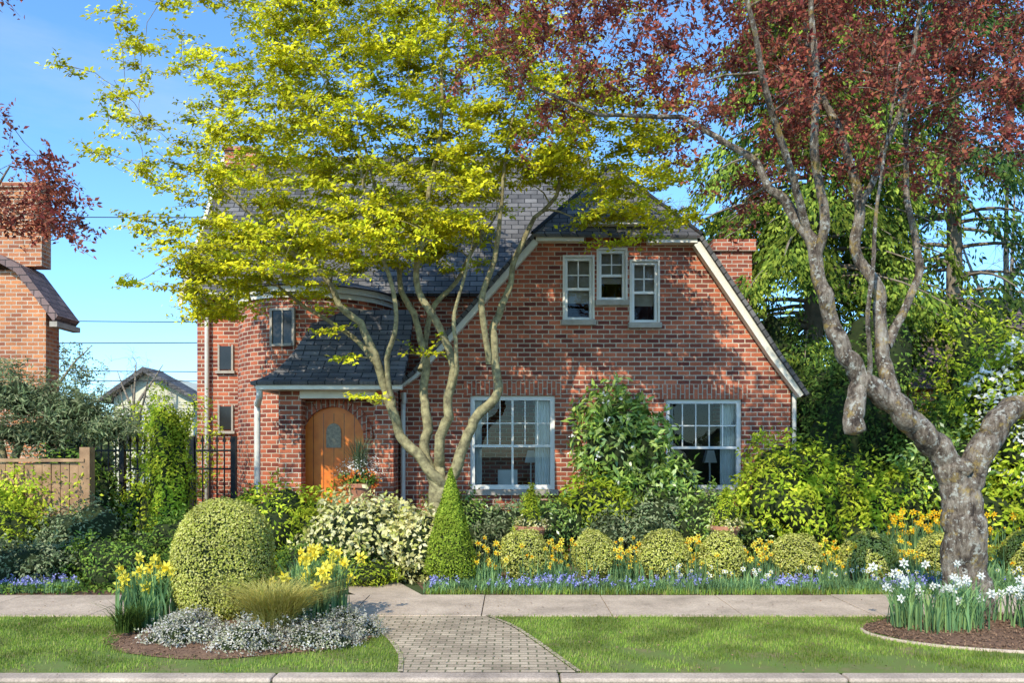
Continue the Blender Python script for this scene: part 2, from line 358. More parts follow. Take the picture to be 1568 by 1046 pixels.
wins=[(-.8,.82,1.15,2.95),(2.95,4.4,1.15,2.88),(1.01,1.54,4.4,5.6),(1.66,2.17,4.78,5.74),(2.29,2.79,4.35,5.52)]
boolcut(wall,[cutbox(x0,x1,YF-.2,YF+.5,z0,z1) for x0,x1,z0,z1 in wins])
a=Acc()
for x0,x1,z0,z1 in wins[:2]: a.box(x0-.12,x1+.12,YF-.012,YF+.1,z1+.003,z1+.28)
a.build('soldier_lintels',M['brick_s'],H,uv=True)
a=Acc()
for i,(x0,x1,z0,z1) in enumerate(wins): a.box(x0-.07,x1+.07,YF-.08,YF+.2,z0-.11,z0-.003)
a.build('sills',M['sill'],H,bevel=.01)
def window(par,x0,x1,z0,z1,y,cols,mid,uprows,lowrows,fw=.07,curt=True,name='window',mull=None):
    a=Acc(); f=fw
    a.box(x0,x0+f,y,y+.12,z0,z1);a.box(x1-f,x1,y,y+.12,z0,z1);a.box(x0+f,x1-f,y+.002,y+.118,z0,z0+f);a.box(x0+f,x1-f,y+.002,y+.118,z1-f,z1)
    ix0,ix1,iz0,iz1=x0+f,x1-f,z0+f,z1-f; zm=iz0+(iz1-iz0)*mid
    a.box(ix0,ix1,y+.03,y+.09,zm-.025,zm+.025)
    for i in range(1,cols):
        xx=ix0+(ix1-ix0)*i/cols; a.box(xx-.011,xx+.011,y+.045,y+.075,zm+.025 if lowrows==1 else iz0,iz1)
    for j in range(1,uprows):
        zz=zm+(iz1-zm)*j/uprows; a.box(ix0,ix1,y+.048,y+.072,zz-.011,zz+.011)
    if mull:
        for q in mull: xx=ix0+(ix1-ix0)*q; a.box(xx-.02,xx+.02,y+.025,y+.095,iz0,iz1)
    a.build(name+'_frame',M['white'],par)
    mesh(name+'_glass',[(ix0,y+.06,iz0),(ix1,y+.06,iz0),(ix1,y+.06,iz1),(ix0,y+.06,iz1)],[(0,1,2,3)],M['glass'],par)
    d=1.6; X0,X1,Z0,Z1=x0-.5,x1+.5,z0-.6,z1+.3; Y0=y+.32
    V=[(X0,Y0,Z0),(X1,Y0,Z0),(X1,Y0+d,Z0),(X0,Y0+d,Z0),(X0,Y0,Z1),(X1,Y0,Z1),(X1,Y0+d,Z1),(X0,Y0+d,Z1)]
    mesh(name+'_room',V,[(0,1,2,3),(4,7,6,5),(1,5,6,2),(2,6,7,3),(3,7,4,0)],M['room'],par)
    if curt:
        for s_ in (0,1):
            cw=(x1-x0)*(.10 if s_==0 else .2); n=24; V=[];F=[]
            for i in range(n+1):
                xx=(x0+.05+cw*i/n) if s_==0 else (x1-.05-cw*i/n)
                yy=y+.26+.03*math.sin(i*1.5)
                V+=[(xx,yy,z0),(xx,yy,z1)]
                if i: F.append((2*i-2,2*i,2*i+1,2*i-1))
            mesh(name+'_curtain',V,F,M['curtain'],par,smooth=True)
        a=Acc(); xc=(x0+x1)/2
        a.box(xc-.3,xc+.1,y+1.0,y+1.3,z0-.2,z0+.35); a.prism([(xc+.25,z0+.5),(xc+.5,z0+.5),(xc+.44,z0+.75),(xc+.31,z0+.75)],y+.9,y+1.1); a.box(xc+.36,xc+.39,y+.99,y+1.01,z0,z0+.5)
        a.build(name+'_furniture',M['curtain'],par)
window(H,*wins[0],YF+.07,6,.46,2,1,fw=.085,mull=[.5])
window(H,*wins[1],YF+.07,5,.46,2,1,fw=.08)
for i in (2,3,4): window(H,*wins[i],YF+.02,2,.5,2,1,fw=.055,name='upper_window',curt=False)
a=Acc()
for i in (2,3,4):
    x0,x1,z0,z1=wins[i]; a.box(x0+.02,x1-.02,YF+.2,YF+.21,z0+.35,z1-.02)
a.build('window_blinds',M['sill'],H)
a=Acc()
for i in (2,3,4):
    x0,x1,z0,z1=wins[i]; a.box(x0-.04,x0+.0,YF-.02,YF+.06,z0,z1+.04); a.box(x1,x1+.04,YF-.02,YF+.06,z0,z1+.04); a.box(x0,x1,YF-.018,YF+.06,z1,z1+.04)
a.build('window_casing',M['trim'],H)
def strip(acc,pts,w0,w1,y0,y1):
    P=np.array(pts,float); T=nrm(np.gradient(P,axis=0)); Nn=np.stack([-T[:,1],T[:,0]],1)
    A=P+Nn*w0; B=P+Nn*w1
    for i in range(len(P)-1): acc.prism([tuple(A[i]),tuple(A[i+1]),tuple(B[i+1]),tuple(B[i])],y0,y1)
full=[(-2.3,3.02)]+rakeL[1:]
a=Acc(); strip(a,full,-.06,.06,YF-.2,YF-.02); strip(a,rakeR[:-1]+[(5.5,2.95)],-.07,.06,YF-.2,YF-.02)
a.box(.45,1.36,YF-.22,YF-.02,5.86,5.96); a.box(2.57,3.5,YF-.22,YF-.02,5.83,5.93)
a.box(1.28,2.65,YF-.3,YF-.05,6.16,6.25)
a.build('bargeboard',M['trim'],H)
a=Acc(); a.box(1.36,2.57,YF-.02,YF+.2,5.85,6.16)
a.build('wall_dormer_brick',M['brick'],H,uv=True)
pl=[(-2.42,2.98),(-1.9,3.38),(-1.42,3.93),(-.62,4.84),(.38,5.98)]; pr=[(3.58,5.95),(4.48,4.62),(5.03,3.78),(5.6,2.96)]
rd=(2.2,7.85); Y0=YF-.28; Y1=21
V=[];F=[]
for p in pl: V+=[(p[0],Y0,p[1]),(p[0],Y1,p[1])]
for i in range(len(pl)-1): F.append((2*i,2*i+2,2*i+3,2*i+1))
b0=len(V)
for p in pr: V+=[(p[0],Y0,p[1]),(p[0],Y1,p[1])]
for i in range(len(pr)-1): F.append((b0+2*i,b0+2*i+2,b0+2*i+3,b0+2*i+1))
r0=len(V); V+=[(rd[0]-.15,Y0+1.7,rd[1]),(rd[0]-.15,Y1,rd[1])]
F.append((8,r0,r0+1,9)); F.append((r0,b0,b0+1,r0+1)); F.append((8,b0,r0))
o=mesh('cross_gable_roof',V,F,M['shingle'],H,uv=True)
sd=o.modifiers.new('s','SOLIDIFY'); sd.thickness=.07; sd.offset=-1
mesh('dormer_roof',[(1.22,YF-.33,6.26),(2.7,YF-.33,6.26),(2.6,YF+.35,6.62),(1.35,YF+.35,6.62),(1.22,YF-.33,6.2),(2.7,YF-.33,6.2)],[(0,1,2,3),(4,5,1,0),(0,3,4),(1,5,2)],M['shingle'],H,uv=True)
t=TAcc(); t.tube([(2.05,Y0+1.7,7.86),(2.05,20,7.86)],[.06,.06],6); t.tube([(.38,Y0,5.99),(2.05,Y0+1.7,7.87)],[.04,.04],5); t.tube([(3.58,Y0,5.96),(2.05,Y0+1.7,7.87)],[.04,.04],5)
t.build('ridge_caps',M['shingle'],H)
a=Acc(); a.box(-2.15,-1.85,YF+.301,20,-.05,3.1); a.box(5.03,5.33,YF+.301,22,-.05,3.1); a.build('wing_walls',M['brick'],H,uv=True)
YM=17.2
a=Acc(); a.box(-6.8,1.8,YM,YM+.3,-.05,5.35); a.box(-6.8,-6.5,YM+.301,22,-.05,5.35); a.box(-6.5,5.0,22,22.3,-.05,5.35)
a.build('main_walls',M['brick'],H,uv=True)
a=Acc(); a.add([(-6.8,YM+.01,5.35),(-6.8,22,5.35),(-6.8,19.55,9.0)],[(0,2,1)]); a.add([(1.75,YM,5.35),(1.75,22,5.35),(1.75,19.55,9.0)],[(0,1,2)])
a.build('gable_ends',M['siding'],H)
V=[(-7.0,YM-.25,5.25),(1.9,YM-.25,5.25),(1.9,19.5,9.1),(-7.0,19.5,9.1),(-7.0,22.3,5.2),(1.9,22.3,5.2)]
o=mesh('main_roof',V,[(0,1,2,3),(3,2,5,4)],M['shingle'],H,uv=True); sd=o.modifiers.new('s','SOLIDIFY'); sd.thickness=.1; sd.offset=-1
a=Acc()
def slopeboard(x0,x1,ya,za,yb,zb,dz): a.add([(x0,ya,za),(x1,ya,za),(x1,yb,zb),(x0,yb,zb),(x0,ya,za-dz),(x1,ya,za-dz),(x1,yb,zb-dz),(x0,yb,zb-dz)],[(0,1,2,3),(7,6,5,4),(4,5,1,0),(5,6,2,1),(6,7,3,2),(7,4,0,3)])
slopeboard(-7.08,-7.003,YM-.3,5.2,19.5,9.14,.24)
a.box(-7.0,-5.8,YM-.36,YM-.26,5.12,5.24)
a.build('main_bargeboard',M['trim'],H)
cx,cy,rt=-4.18,17.25,1.66
def cyl(acc,r,z0,z1,a0=0,a1=2*math.pi,n=64,mi=0,top=False):
    V=[];F=[]
    for i in range(n):
        t_=a0+(a1-a0)*i/n; V+=[(cx+r*math.cos(t_),cy+r*math.sin(t_),z0),(cx+r*math.cos(t_),cy+r*math.sin(t_),z1)]
    for i in range(n):
        j=(i+1)%n; F.append((2*i,2*j,2*j+1,2*i+1))
    if top: F.append([2*i+1 for i in range(n)])
    acc.add(V,F,mi)
a=Acc(); cyl(a,rt,-.05,5.05)
def tuv(C,N_):
    an=np.arctan2(C[:,1]-cy,C[:,0]-cx); an=np.where(an>math.pi/2,an-2*math.pi,an); return np.stack([an*rt,C[:,2]],1)
a.build('turret_wall',M['brick'],H,uv=True,cuv=tuv,smooth=False)
a=Acc(); cyl(a,rt+.1,5.0,5.12,top=True); cyl(a,rt+.05,4.9,5.0); a.build('turret_cornice',M['trim'],H)
V=[];F=[];n=48
for r_,z_ in ((rt+.2,5.125),(rt*.85,5.30),(rt*.4,5.5),(.02,5.6)):
    for i in range(n): V.append((cx+r_*math.cos(i*2*math.pi/n),cy+r_*math.sin(i*2*math.pi/n),z_))
for k_ in range(3):
    for i in range(n): F.append((k_*n+i,k_*n+(i+1)%n,(k_+1)*n+(i+1)%n,(k_+1)*n+i))
F.append(list(range(n))[::-1]); mesh('turret_roof',V,F,M['shingle'],H,uv=True)
def radialwin(ang,zc,w_,h_):
    e_=bpy.data.objects.new('turret_window',None); link(e_,H)
    a=Acc(); a.box(-w_/2,w_/2,-.012,.05,-h_/2,h_/2,0)
    a.box(-w_/2-.05,-w_/2,-.04,.05,-h_/2-.05,h_/2+.05,1);a.box(w_/2,w_/2+.05,-.04,.05,-h_/2-.05,h_/2+.05,1);a.box(-w_/2,w_/2,-.04,.05,h_/2,h_/2+.05,1);a.box(-w_/2,w_/2,-.06,.05,-h_/2-.05,-h_/2,2); a.box(-.012,.012,-.03,.0,-h_/2,h_/2,1)
    a.build('pane_and_frame',[M['dark'],M['sill'],M['sill']],e_)
    e_.location=(cx+rt*math.cos(ang),cy+rt*math.sin(ang),zc); e_.rotation_euler=(0,0,ang+math.pi/2)
radialwin(math.radians(-101),4.32,.42,.65); radialwin(math.radians(-52),4.36,.45,.65)
a=Acc()
for z_ in (3.9,2.6): a.box(-6.3,-6.05,YM-.03,YM+.02,z_-.25,z_+.25)
a.build('slit_windows',M['dark'],H)
a=Acc()
for z_ in (3.9,2.6):
    a.box(-6.34,-6.302,YM-.05,YM+.02,z_-.28,z_+.28); a.box(-6.048,-6.01,YM-.05,YM+.02,z_-.28,z_+.28); a.box(-6.38,-5.97,YM-.08,YM+.02,z_-.34,z_-.282)
a.build('slit_window_frames',M['sill'],H)
# porch
YP=14.5
a=Acc(); a.prism([(-4.25,-.05),(-2.16,-.05),(-2.16,3.0),(-4.25,3.0)],YP,YP+.3); po=a.build('porch_front',M['brick'],H)
boolcut(po,[cutbox(-3.84,-2.50,YP-.3,YP+.6,-.2,2.84)])
a=Acc(); a.box(-4.25,-3.97,YP+.301,16.2,-.05,3.0); a.build('porch_side',M['brick'],H,uv=True)
a=Acc(); a.prism([(-3.96,-.05),(-2.16,-.05),(-2.16,3.0),(-3.96,3.0)],14.95,15.15); pb=a.build('door_wall',M['brick'],H)
dcx,dw,dzs=-3.36,.58,2.12
arch=[(dcx-dw,-.2),(dcx+dw,-.2)]+[(dcx+dw*math.cos(q),dzs+.60*math.sin(q)) for q in np.linspace(0,math.pi,20)]
c_=Acc(); c_.prism(arch,14.8,15.6); boolcut(pb,[c_.build('cut',M['brick'])])
a=Acc(); q=np.linspace(0,math.pi,16)
for i in range(15):
    p0,p1=q[i]+.012,q[i+1]-.012
    a.prism([(dcx+(dw+.0)*math.cos(p0),dzs+.60*math.sin(p0)),(dcx+(dw+.18)*math.cos(p0),dzs+.78*math.sin(p0)),(dcx+(dw+.18)*math.cos(p1),dzs+.78*math.sin(p1)),(dcx+dw*math.cos(p1),dzs+.60*math.sin(p1))],14.91,14.96)
a.build('door_arch_bricks',M['brick_s'],H,uv=True)
a=Acc(); a.prism([(x_,max(z_,.5)) for x_,z_ in arch],15.03,15.08); a.build('front_door',M['door'],H)
a=Acc()
for i in range(1,6): xx=dcx-dw+i*2*dw/6; a.box(xx-.004,xx+.004,15.026,15.03,.5,2.6)
a.build('door_grooves',M['dark'],H)
a=Acc(); a.prism([(dcx-.14,1.95),(dcx+.14,1.95)]+[(dcx+.14*math.cos(v),2.25+.16*math.sin(v)) for v in np.linspace(0,math.pi,10)],15.0,15.02)
a.box(dcx+.42,dcx+.47,14.97,15.02,1.35,1.6)
a.build('door_ornament',M['doordet'],H)
a=Acc(); a.box(-4.2,-2.2,14.2,15.3,-.05,.45); a.box(-4.0,-2.4,13.85,14.199,-.05,.22); a.build('stoop',M['conc'],H,bevel=.01)
a=Acc(); a.box(-3.86,-2.48,YP-.03,YP+.1,2.845,3.0); a.box(-4.55,-1.95,YP-.38,YP-.25,2.98,3.08); a.box(-4.58,-4.47,YP-.24,16.2,2.98,3.08); a.box(-4.46,-2.17,YP-.249,YP-.001,2.985,3.0)
a.build('porch_fascia',M['trim'],H,bevel=.01)
V=[];F=[];m_=10; xr=-1.95
for i in range(m_+1):
    t_=i/m_; xl=-4.62+.80*t_**.8; y=YP-.42+1.75*t_; z=3.06+1.58*(.35*t_+.65*t_*t_)
    V+=[(xr,y,z),(xl,y,z),(xl+.35*t_,17.0,z)]
for i in range(m_):
    F.append((3*i,3*i+3,3*i+4,3*i+1)); F.append((3*i+1,3*i+4,3*i+5,3*i+2))
V.append((xr,17.0,V[3*m_][2])); F.append((3*m_,3*m_+3,3*m_+2,3*m_+1))
o=mesh('porch_roof',V,F,M['shingle'],H,uv=True); sd=o.modifiers.new('s','SOLIDIFY'); sd.thickness=.06; sd.offset=1
t=TAcc()
t.tube(spline([(-4.5,14.2,3.0),(-4.52,14.25,2.86),(-4.66,14.6,2.74),(-4.70,14.7,2.55),(-4.70,14.7,.1)],4),[.058]*17,8)
t.tube(spline([(-2.05,15.1,3.0),(-2.05,15.12,2.8),(-2.07,15.15,2.6),(-2.07,15.15,0)],4),[.045]*13,8)
t.tube([(-6.55,YM-.12,5.15),(-6.55,YM-.1,4.8),(-6.55,YM-.1,0)],[.05]*3,8)
t.tube([(-7.0,YM-.4,5.18),(-5.7,YM-.4,5.16)],[.06]*2,8)
t.tube([(5.42,15.3,3.0),(5.42,15.3,0)],[.045]*2,8)
t.build('downpipes',M['pipe'],H)
a=Acc(); a.box(4.35,5.12,17.0,17.7,2.5,6.15); a.box(4.28,5.19,16.93,17.77,6.151,6.4); a.box(-6.95,-6.2,19.25,19.9,8.0,9.16); a.box(-7.0,-6.15,19.2,19.95,9.161,9.26); a.build('chimney',M['brick'],H,uv=True)

# ------------------------------------------------------------------ neighbours
B=empty('brick_house')
a=Acc(); a.box(-16,-9.95,17.0,17.5,-.05,5.0); a.prism([(-16,5.001),(-9.95,5.001),(-10.6,5.75),(-16,5.85)],17.0,17.5)
a.box(-13.8,-10.10,17.1,17.45,5.86,7.55); a.box(-13.9,-10.05,17.05,17.5,7.551,7.66)
a.build('walls',M['brick2'],B,uv=True)
a=Acc(); a.prism([(-9.65,4.62),(-9.55,4.74),(-10.35,5.80),(-10.75,6.02),(-16,6.05),(-16,5.88),(-10.8,5.86),(-10.45,5.66)],16.75,17.6); a.build('roof',M['shingle2'],B,uv=True)
a=Acc(); a.box(-9.70,-9.54,16.7,17.6,4.50,4.61); a.build('gutter',M['sill'],B)
a=Acc(); a.box(-12.8,-11.9,16.96,17.02,2.0,3.6); a.build('window',M['dark'],B)
B=empty('clapboard_house')
a=Acc(); x0,x1,yy=-19.0,-15.2,38.0
a.box(x0,x1,yy,yy+8,-.05,4.4); a.prism([(x0,4.401),(x1,4.401),((x0+x1)/2-.3,5.6)],yy,yy+8); a.build('walls',M['siding'],B)
a=Acc(); xm=(x0+x1)/2-.3
a.prism([(x0-.5,4.15),(xm,5.6),(x1+.7,4.0),(x1+.7,4.2),(xm,5.85),(x0-.5,4.35)],yy-.5,yy+1.5); a.build('roof',M['shingle'],B,uv=True)
a=Acc()
for i in range(22): a.box(x0-.01,x1+.01,yy-.03,yy-.001,.3+i*.18,.315+i*.18)
a.build('siding_laps',M['siding'],B)
a=Acc()
for xx in (-18.5,-16.7): a.box(xx,xx+.9,yy-.08,yy-.03,2.1,3.6)
a.build('windows',M['dark'],B)
a=Acc()
for xx in (-18.5,-16.7): a.box(xx-.12,xx,yy-.12,yy-.03,2.0,3.7); a.box(xx+.9,xx+1.02,yy-.12,yy-.03,2.0,3.7); a.box(xx,xx+.9,yy-.12,yy-.03,3.6,3.7); a.box(xx,xx+.9,yy-.12,yy-.03,2.85,2.92)
a.build('trim',M['white'],B)
B=empty('brick_house')
a=Acc(); a.box(10.6,22,21,29,-.05,3.6); a.build('walls',M['brick2'],B,uv=True)
mesh('roof',[(10.2,20.6,3.5),(22.5,20.6,3.5),(22.5,25,6.7),(12.2,25,6.7),(10.2,29.4,3.5),(22.5,29.4,3.5)],[(0,1,2,3),(3,2,5,4),(0,3,4)],M['shingle2'],B,uv=True)
a=Acc(); a.box(12.0,13.0,20.93,21.02,1.2,2.8); a.build('window',M['dark'],B)
t=TAcc()
for (z0,z1,y_) in ((11.5,11.8,32),(7.6,7.5,33),(6.2,6.8,31),(5.6,5.6,34),(5.2,5.3,34.5)):
    X=np.linspace(-40,30,30); u=(X+40)/70; t.tube(np.stack([X,0*X+y_,z0+(z1-z0)*u-1.2*4*u*(1-u)*.3],1),0*X+.018,4)
t.build('power_lines',M['wire'])

# ------------------------------------------------------------------ fences
F_=empty('wooden_fence'); a=Acc(); x=-10.5
while x<-6.75:
    a.box(x,x+.13,12.5+.02*rng.uniform(),12.53+.02*rng.uniform(),-.02,1.70+rng.uniform(-.01,.01)); x+=.142
a.box(-10.5,-6.7,12.56,12.62,1.2,1.3);a.box(-10.5,-6.7,12.46,12.68,1.72,1.77);a.box(-6.78,-6.62,12.48,12.64,-.02,1.95);a.box(-8.8,-8.64,12.44,12.49,-.02,1.9)
a.build('boards_and_posts',M['wood'],F_)
F_=empty('iron_fence'); a=Acc(); x=-8.3
while x<-5.0:
    a.box(x,x+.022,14.3,14.322,0,2.05); a.prism([(x-.02,2.05),(x+.042,2.05),(x+.011,2.18)],14.29,14.33); x+=.13
for z_ in (.25,1.55,1.88): a.box(-8.3,-4.95,14.29,14.33,z_,z_+.035)
for x in (-8.3,-7.0,-5.75,-5.0): a.box(x-.04,x+.05,14.26,14.36,0,2.15)
a.build('bars',M['iron'],F_)

# ------------------------------------------------------------------ trees
class Tree:
    def __init__(s,name,bark):
        s.e=empty(name); s.bark=bark; s.t=TAcc(); s.n=np.zeros((0,3)); s.r=np.zeros(0)
    def limb(s,P,R,k=10,sub=6,jit=.03):
        P=spline(P,sub); n=len(P); R=np.interp(np.linspace(0,1,n),np.linspace(0,1,len(R)),R)
        J=rng.normal(size=P.shape)*jit*np.minimum(1,R/.05+.3)[:,None]
        for _ in range(2): J=(J+np.roll(J,1,0)+np.roll(J,-1,0))/3*1.3
        J[0]=0; P=P+J*.6
        s.t.tube(P,R*(1+.04*np.sin(np.arange(n)*.9+rng.uniform(0,6))),k); s.n=np.vstack([s.n,P]); s.r=np.concatenate([s.r,R])
    def grow(s,T,rmax=.05,rtip=.006,wig=.12,k=5,up=.1,skip=0):
        T=np.asarray(T); d=np.linalg.norm(T[:,None]-s.n[None,skip:],axis=2).min(1)
        for i in np.argsort(d):
            t_=T[i]; v=t_-s.n; D=np.linalg.norm(v,axis=1); c=D+.9*np.maximum(0,-v[:,2])
            c[:skip]+=10
            j=int(np.argmin(c)); L_=D[j]
            if L_<.05: continue
            m=max(3,int(L_/.18)+2); u=np.linspace(0,1,m)[:,None]
            P=s.n[j]+(t_-s.n[j])*u; P[:,2]+=(np.sin(u[:,0]*math.pi))*up*L_
            J=np.cumsum(rng.normal(size=P.shape),0); J-=J[0]+(J[-1]-J[0])*u; P+=J*wig*L_/max(m,1)**.8*.5
            ra=min(s.r[j]*.75,rtip+rmax*(L_/1.6)); ra=max(ra,rtip); R=ra+(rtip-ra)*u[:,0]
            s.t.tube(P,R,k if ra>.012 else 3,cap=False); s.n=np.vstack([s.n,P[1:]]); s.r=np.concatenate([s.r,R[1:]])
    def twigs(s,T,n,l,flat=.3,r=.004,dirz=0.):
        A=[];D=[]
        for t_ in T:
            for _ in range(n):
                d=rng.normal(size=3); d[2]=d[2]*flat+dirz; d/=np.linalg.norm(d); q=l*rng.uniform(.5,1.2)
                P=np.array([t_,t_+d*q*.5+rng.normal(size=3)*q*.08,t_+d*q+rng.normal(size=3)*q*.1]); s.t.tube(P,[r,r*.8,r*.5],3,cap=False)
                A.append(P);D.append(d)
        return np.array(A),np.array(D)
    def done(s): return s.t.build('trunk_and_branches',s.bark,s.e)
def polysample(poly,n,y0,y1):
    poly=np.array(poly); lo,hi=poly.min(0),poly.max(0); out=[]
    while len(out)<n:
        p=rng.uniform(lo,hi)
        if inpoly(p[None],[tuple(q) for q in poly])[0]: out.append((p[0],(y0+y1)/2+(y1-y0)/2*np.clip(rng.normal()*.5,-1,1),p[1]))
    return np.array(out)

T=Tree('japanese_maple_tree',M['bark'])
b=(-1.22,12.8,1.42)
T.limb([(-1.2,12.8,-.05),(-1.24,12.8,.6),(-1.2,12.8,1.1),b],[.24,.17,.15,.13],12,jit=.02)
T.limb([(-1.2,12.8,1.1),b,(-1.51,12.7,1.9),(-1.88,12.6,2.53),(-2.14,12.5,3.27),(-2.5,12.3,4.0),(-2.98,12.1,4.64),(-3.6,11.9,5.16),(-4.3,11.8,5.7)],[.11,.095,.085,.075,.065,.055,.042,.03,.018],jit=.09)
T.limb([(-1.2,12.82,1.1),b,(-1.34,12.9,2.2),(-1.5,13.0,2.95),(-1.5,13.1,3.9),(-1.83,13.1,4.6),(-2.15,13.0,5.7),(-2.5,13,7.06)],[.11,.095,.08,.07,.055,.045,.032,.02],jit=.09)
T.limb([(-1.2,12.78,1.1),b,(-1.1,12.7,2.0),(-1.0,12.6,2.63),(-1.1,12.5,3.5),(-1.4,12.3,4.4),(-1.3,12.2,5.5),(-1.1,12.2,7.05),(-1,12.2,8.3)],[.11,.095,.085,.075,.065,.05,.038,.03,.02],jit=.09)
T.limb([(-1.2,12.8,1.1),(-1.12,12.8,1.45),(-.73,12.8,2.1),(-.4,12.8,2.83),(-.35,12.9,3.7),(-.15,13,4.3),(.17,13,5.1),(.58,12.9,5.95),(1.0,12.8,7.0)],[.11,.095,.085,.075,.065,.055,.045,.032,.02],jit=.09)
T.limb([(-.37,12.85,3.3),(-.5,12.7,4.2),(-.3,12.5,4.9),(-.1,12.3,6.2),(.1,12.3,7.5)],[.055,.05,.04,.028,.015],jit=.06)
T.limb([(-2.14,12.5,3.27),(-2.6,12.8,3.7),(-3.3,13.1,4.2),(-4.2,13.3,4.9)],[.05,.04,.03,.015],jit=.05)
T.limb([(-1.5,13.0,3.2),(-1.3,13.3,4.2),(-.8,13.6,5.0),(-.3,13.8,6.0)],[.05,.045,.035,.015],jit=.05)
T.limb([(-1.88,12.6,2.53),(-1.95,12.3,3.3),(-1.75,12.1,4.1),(-2.1,12,5.2),(-2.3,12,6.5)],[.045,.04,.035,.025,.015],jit=.05)
T.limb([(-1.0,12.6,2.7),(-.85,12.4,3.3),(-.9,12.3,4.0),(-.6,12.2,5.0)],[.04,.035,.03,.015],jit=.05)
sk=18
poly=[(-6.5,7.2),(-5.8,8.3),(-4.8,9.0),(-3.5,9.8),(.6,9.8),(1.2,8.6),(2.6,7.05),(2.2,6.2),(2.6,5.5),(1.5,5.45),(.7,6.1),(-.25,6.1),(-.45,5.2),(-1.4,4.9),(-2.36,5.0),(-3.2,4.5),(-5.0,3.9),(-5.1,4.5),(-6.0,5.15),(-6.0,6.0)]
core=[(-3.8,9.8),(.4,9.8),(.9,7.5),(1.3,6.4),(-.3,6.0),(-.6,5.1),(-2.4,4.9),(-4.2,4.8),(-4.5,6.5)]
low=[(-5.2,3.8),(-5.2,5.2),(-1.0,5.4),(-.2,4.9),(-2.0,4.5),(-3.2,4.3)]
right=[(.4,6.1),(.8,7.8),(2.6,7.05),(2.9,5.4),(1.5,5.2)]
spots=[(-2.6,3.0),(-2.3,2.6),(-1.3,3.2),(-2.9,3.5)]
pads=np.vstack([polysample(poly,450,10.6,14.8),polysample(core,470,10.8,14.6),polysample(low,120,10.6,13.6),polysample(right,75,11.5,13.6),np.array([(x_,12.4,z_) for x_,z_ in spots])])
pads[:,2]=pads[:,2]+.3-(np.hypot((pads[:,0]+1.6)/5,(pads[:,1]-12.8)/2.4))*.35
pads[:,2]+=.12*np.sin(pads[:,2]*2*math.pi/.55+pads[:,0]*1.3)
T.grow(pads,.036,.005,.22,5,.12,skip=sk)
A,D=T.twigs(pads,6,.38,.12,.0035)
T.done()
k=17; u=rng.uniform(.1,1.1,(len(A),k)); base=A[:,0,None]+(A[:,2]-A[:,0])[:,None]*u[...,None]
P=(base+rng.normal(size=base.shape)*np.array([.036,.036,.014])).reshape(-1,3)
Nn=rng.normal(size=P.shape)*.5+np.array([-.25,-.6,.9]); leaves('foliage',P,basis(Nn),.085,.55,L['maple'],T.e)

def plumleaves(T,A,k,size=.065,mat='plum'):
    u=rng.uniform(.0,1.1,(len(A),k)); base=A[:,0,None]+(A[:,2]-A[:,0])[:,None]*u[...,None]
    P=(base+rng.normal(size=base.shape)*.025).reshape(-1,3); leaves('foliage',P,basis(rng.normal(size=P.shape)+[-.1,-.5,.4]),size,.5,L[mat],T.e)
T=Tree('purple_plum_tree',M['barkp'])
T.limb([(5.08,9.0,-.05),(5.11,9.0,.2),(5.12,9.0,.45),(5.12,9.0,.9),(5.09,9.0,1.25),(5.04,9.0,1.60)],[.36,.27,.24,.225,.215,.17],20,sub=8,jit=.03)
T.limb([(5.12,9.0,1.0),(5.02,9.0,1.48),(4.88,9.0,1.82),(4.62,8.95,2.12),(4.32,8.9,2.37),(3.98,8.9,2.62),(3.74,8.9,2.90),(3.58,8.9,3.3),(3.44,8.9,3.82),(3.25,8.95,4.4),(2.85,9,5.0),(2.26,9.1,5.55),(1.6,9.2,5.77),(.93,9.3,5.85),(.2,9.4,6.2)],[.17,.165,.15,.135,.125,.115,.10,.09,.078,.065,.042,.032,.026,.02,.012],16,sub=8,jit=.05)
T.limb([(3.92,8.92,2.74),(3.84,8.88,2.5),(3.79,8.82,2.28),(3.78,8.8,2.10)],[.09,.105,.11,.115],12,jit=.015)
T.limb([(3.42,8.9,3.9),(3.40,8.8,4.5),(3.36,8.7,5.15),(3.25,8.6,6.25),(3.2,8.5,7.4)],[.06,.055,.048,.035,.018],8,jit=.05)
T.limb([(4.25,8.92,2.42),(4.30,9.1,2.75),(4.32,9.2,3.3),(4.14,9.3,4.04),(4.03,9.3,4.8),(3.8,9.3,5.66),(3.5,9.4,6.55),(3.4,9.4,7.4)],[.095,.085,.075,.065,.055,.045,.03,.018],12,jit=.06)
T.limb([(4.32,9.2,3.1),(4.6,9.3,3.6),(4.78,9.4,4.4),(4.65,9.5,5.5),(4.85,9.6,7.0)],[.06,.05,.042,.03,.018],8,jit=.05)
T.limb([(5.10,9.0,1.0),(5.12,9.0,1.45),(5.24,9,1.85),(5.47,9,2.15),(5.8,9,2.45),(6.4,9,2.86),(6.75,9,4.0),(6.9,9,5.6),(6.8,9,7)],[.16,.16,.15,.14,.13,.12,.09,.06,.03],16,sub=8,jit=.05)
T.limb([(3.3,8.95,4.3),(3.0,8.6,5.0),(2.5,8.2,6.0),(2.2,8.0,7.2)],[.05,.042,.03,.018],8,jit=.05)
T.limb([(4.05,9.3,4.7),(4.4,9,5.6),(4.5,8.7,6.8)],[.042,.034,.018],8,jit=.05)
T.limb([(4.0,8.9,2.62),(3.86,8.6,3.4),(3.9,8.5,4.6),(4.1,8.4,6.0)],[.03,.026,.02,.012],8,jit=.04)
T.limb([(5.04,9.0,1.62),(5.03,8.84,1.74)],[.11,.095],12,sub=2,jit=0)
poly=[(-.85,6.7),(-.3,6.0),(.6,5.75),(1.9,5.65),(2.7,5.3),(3.1,4.5),(3.35,5.2),(4.0,4.75),(4.7,5.0),(6.6,5.0),(6.8,8.2),(-.9,8.2)]
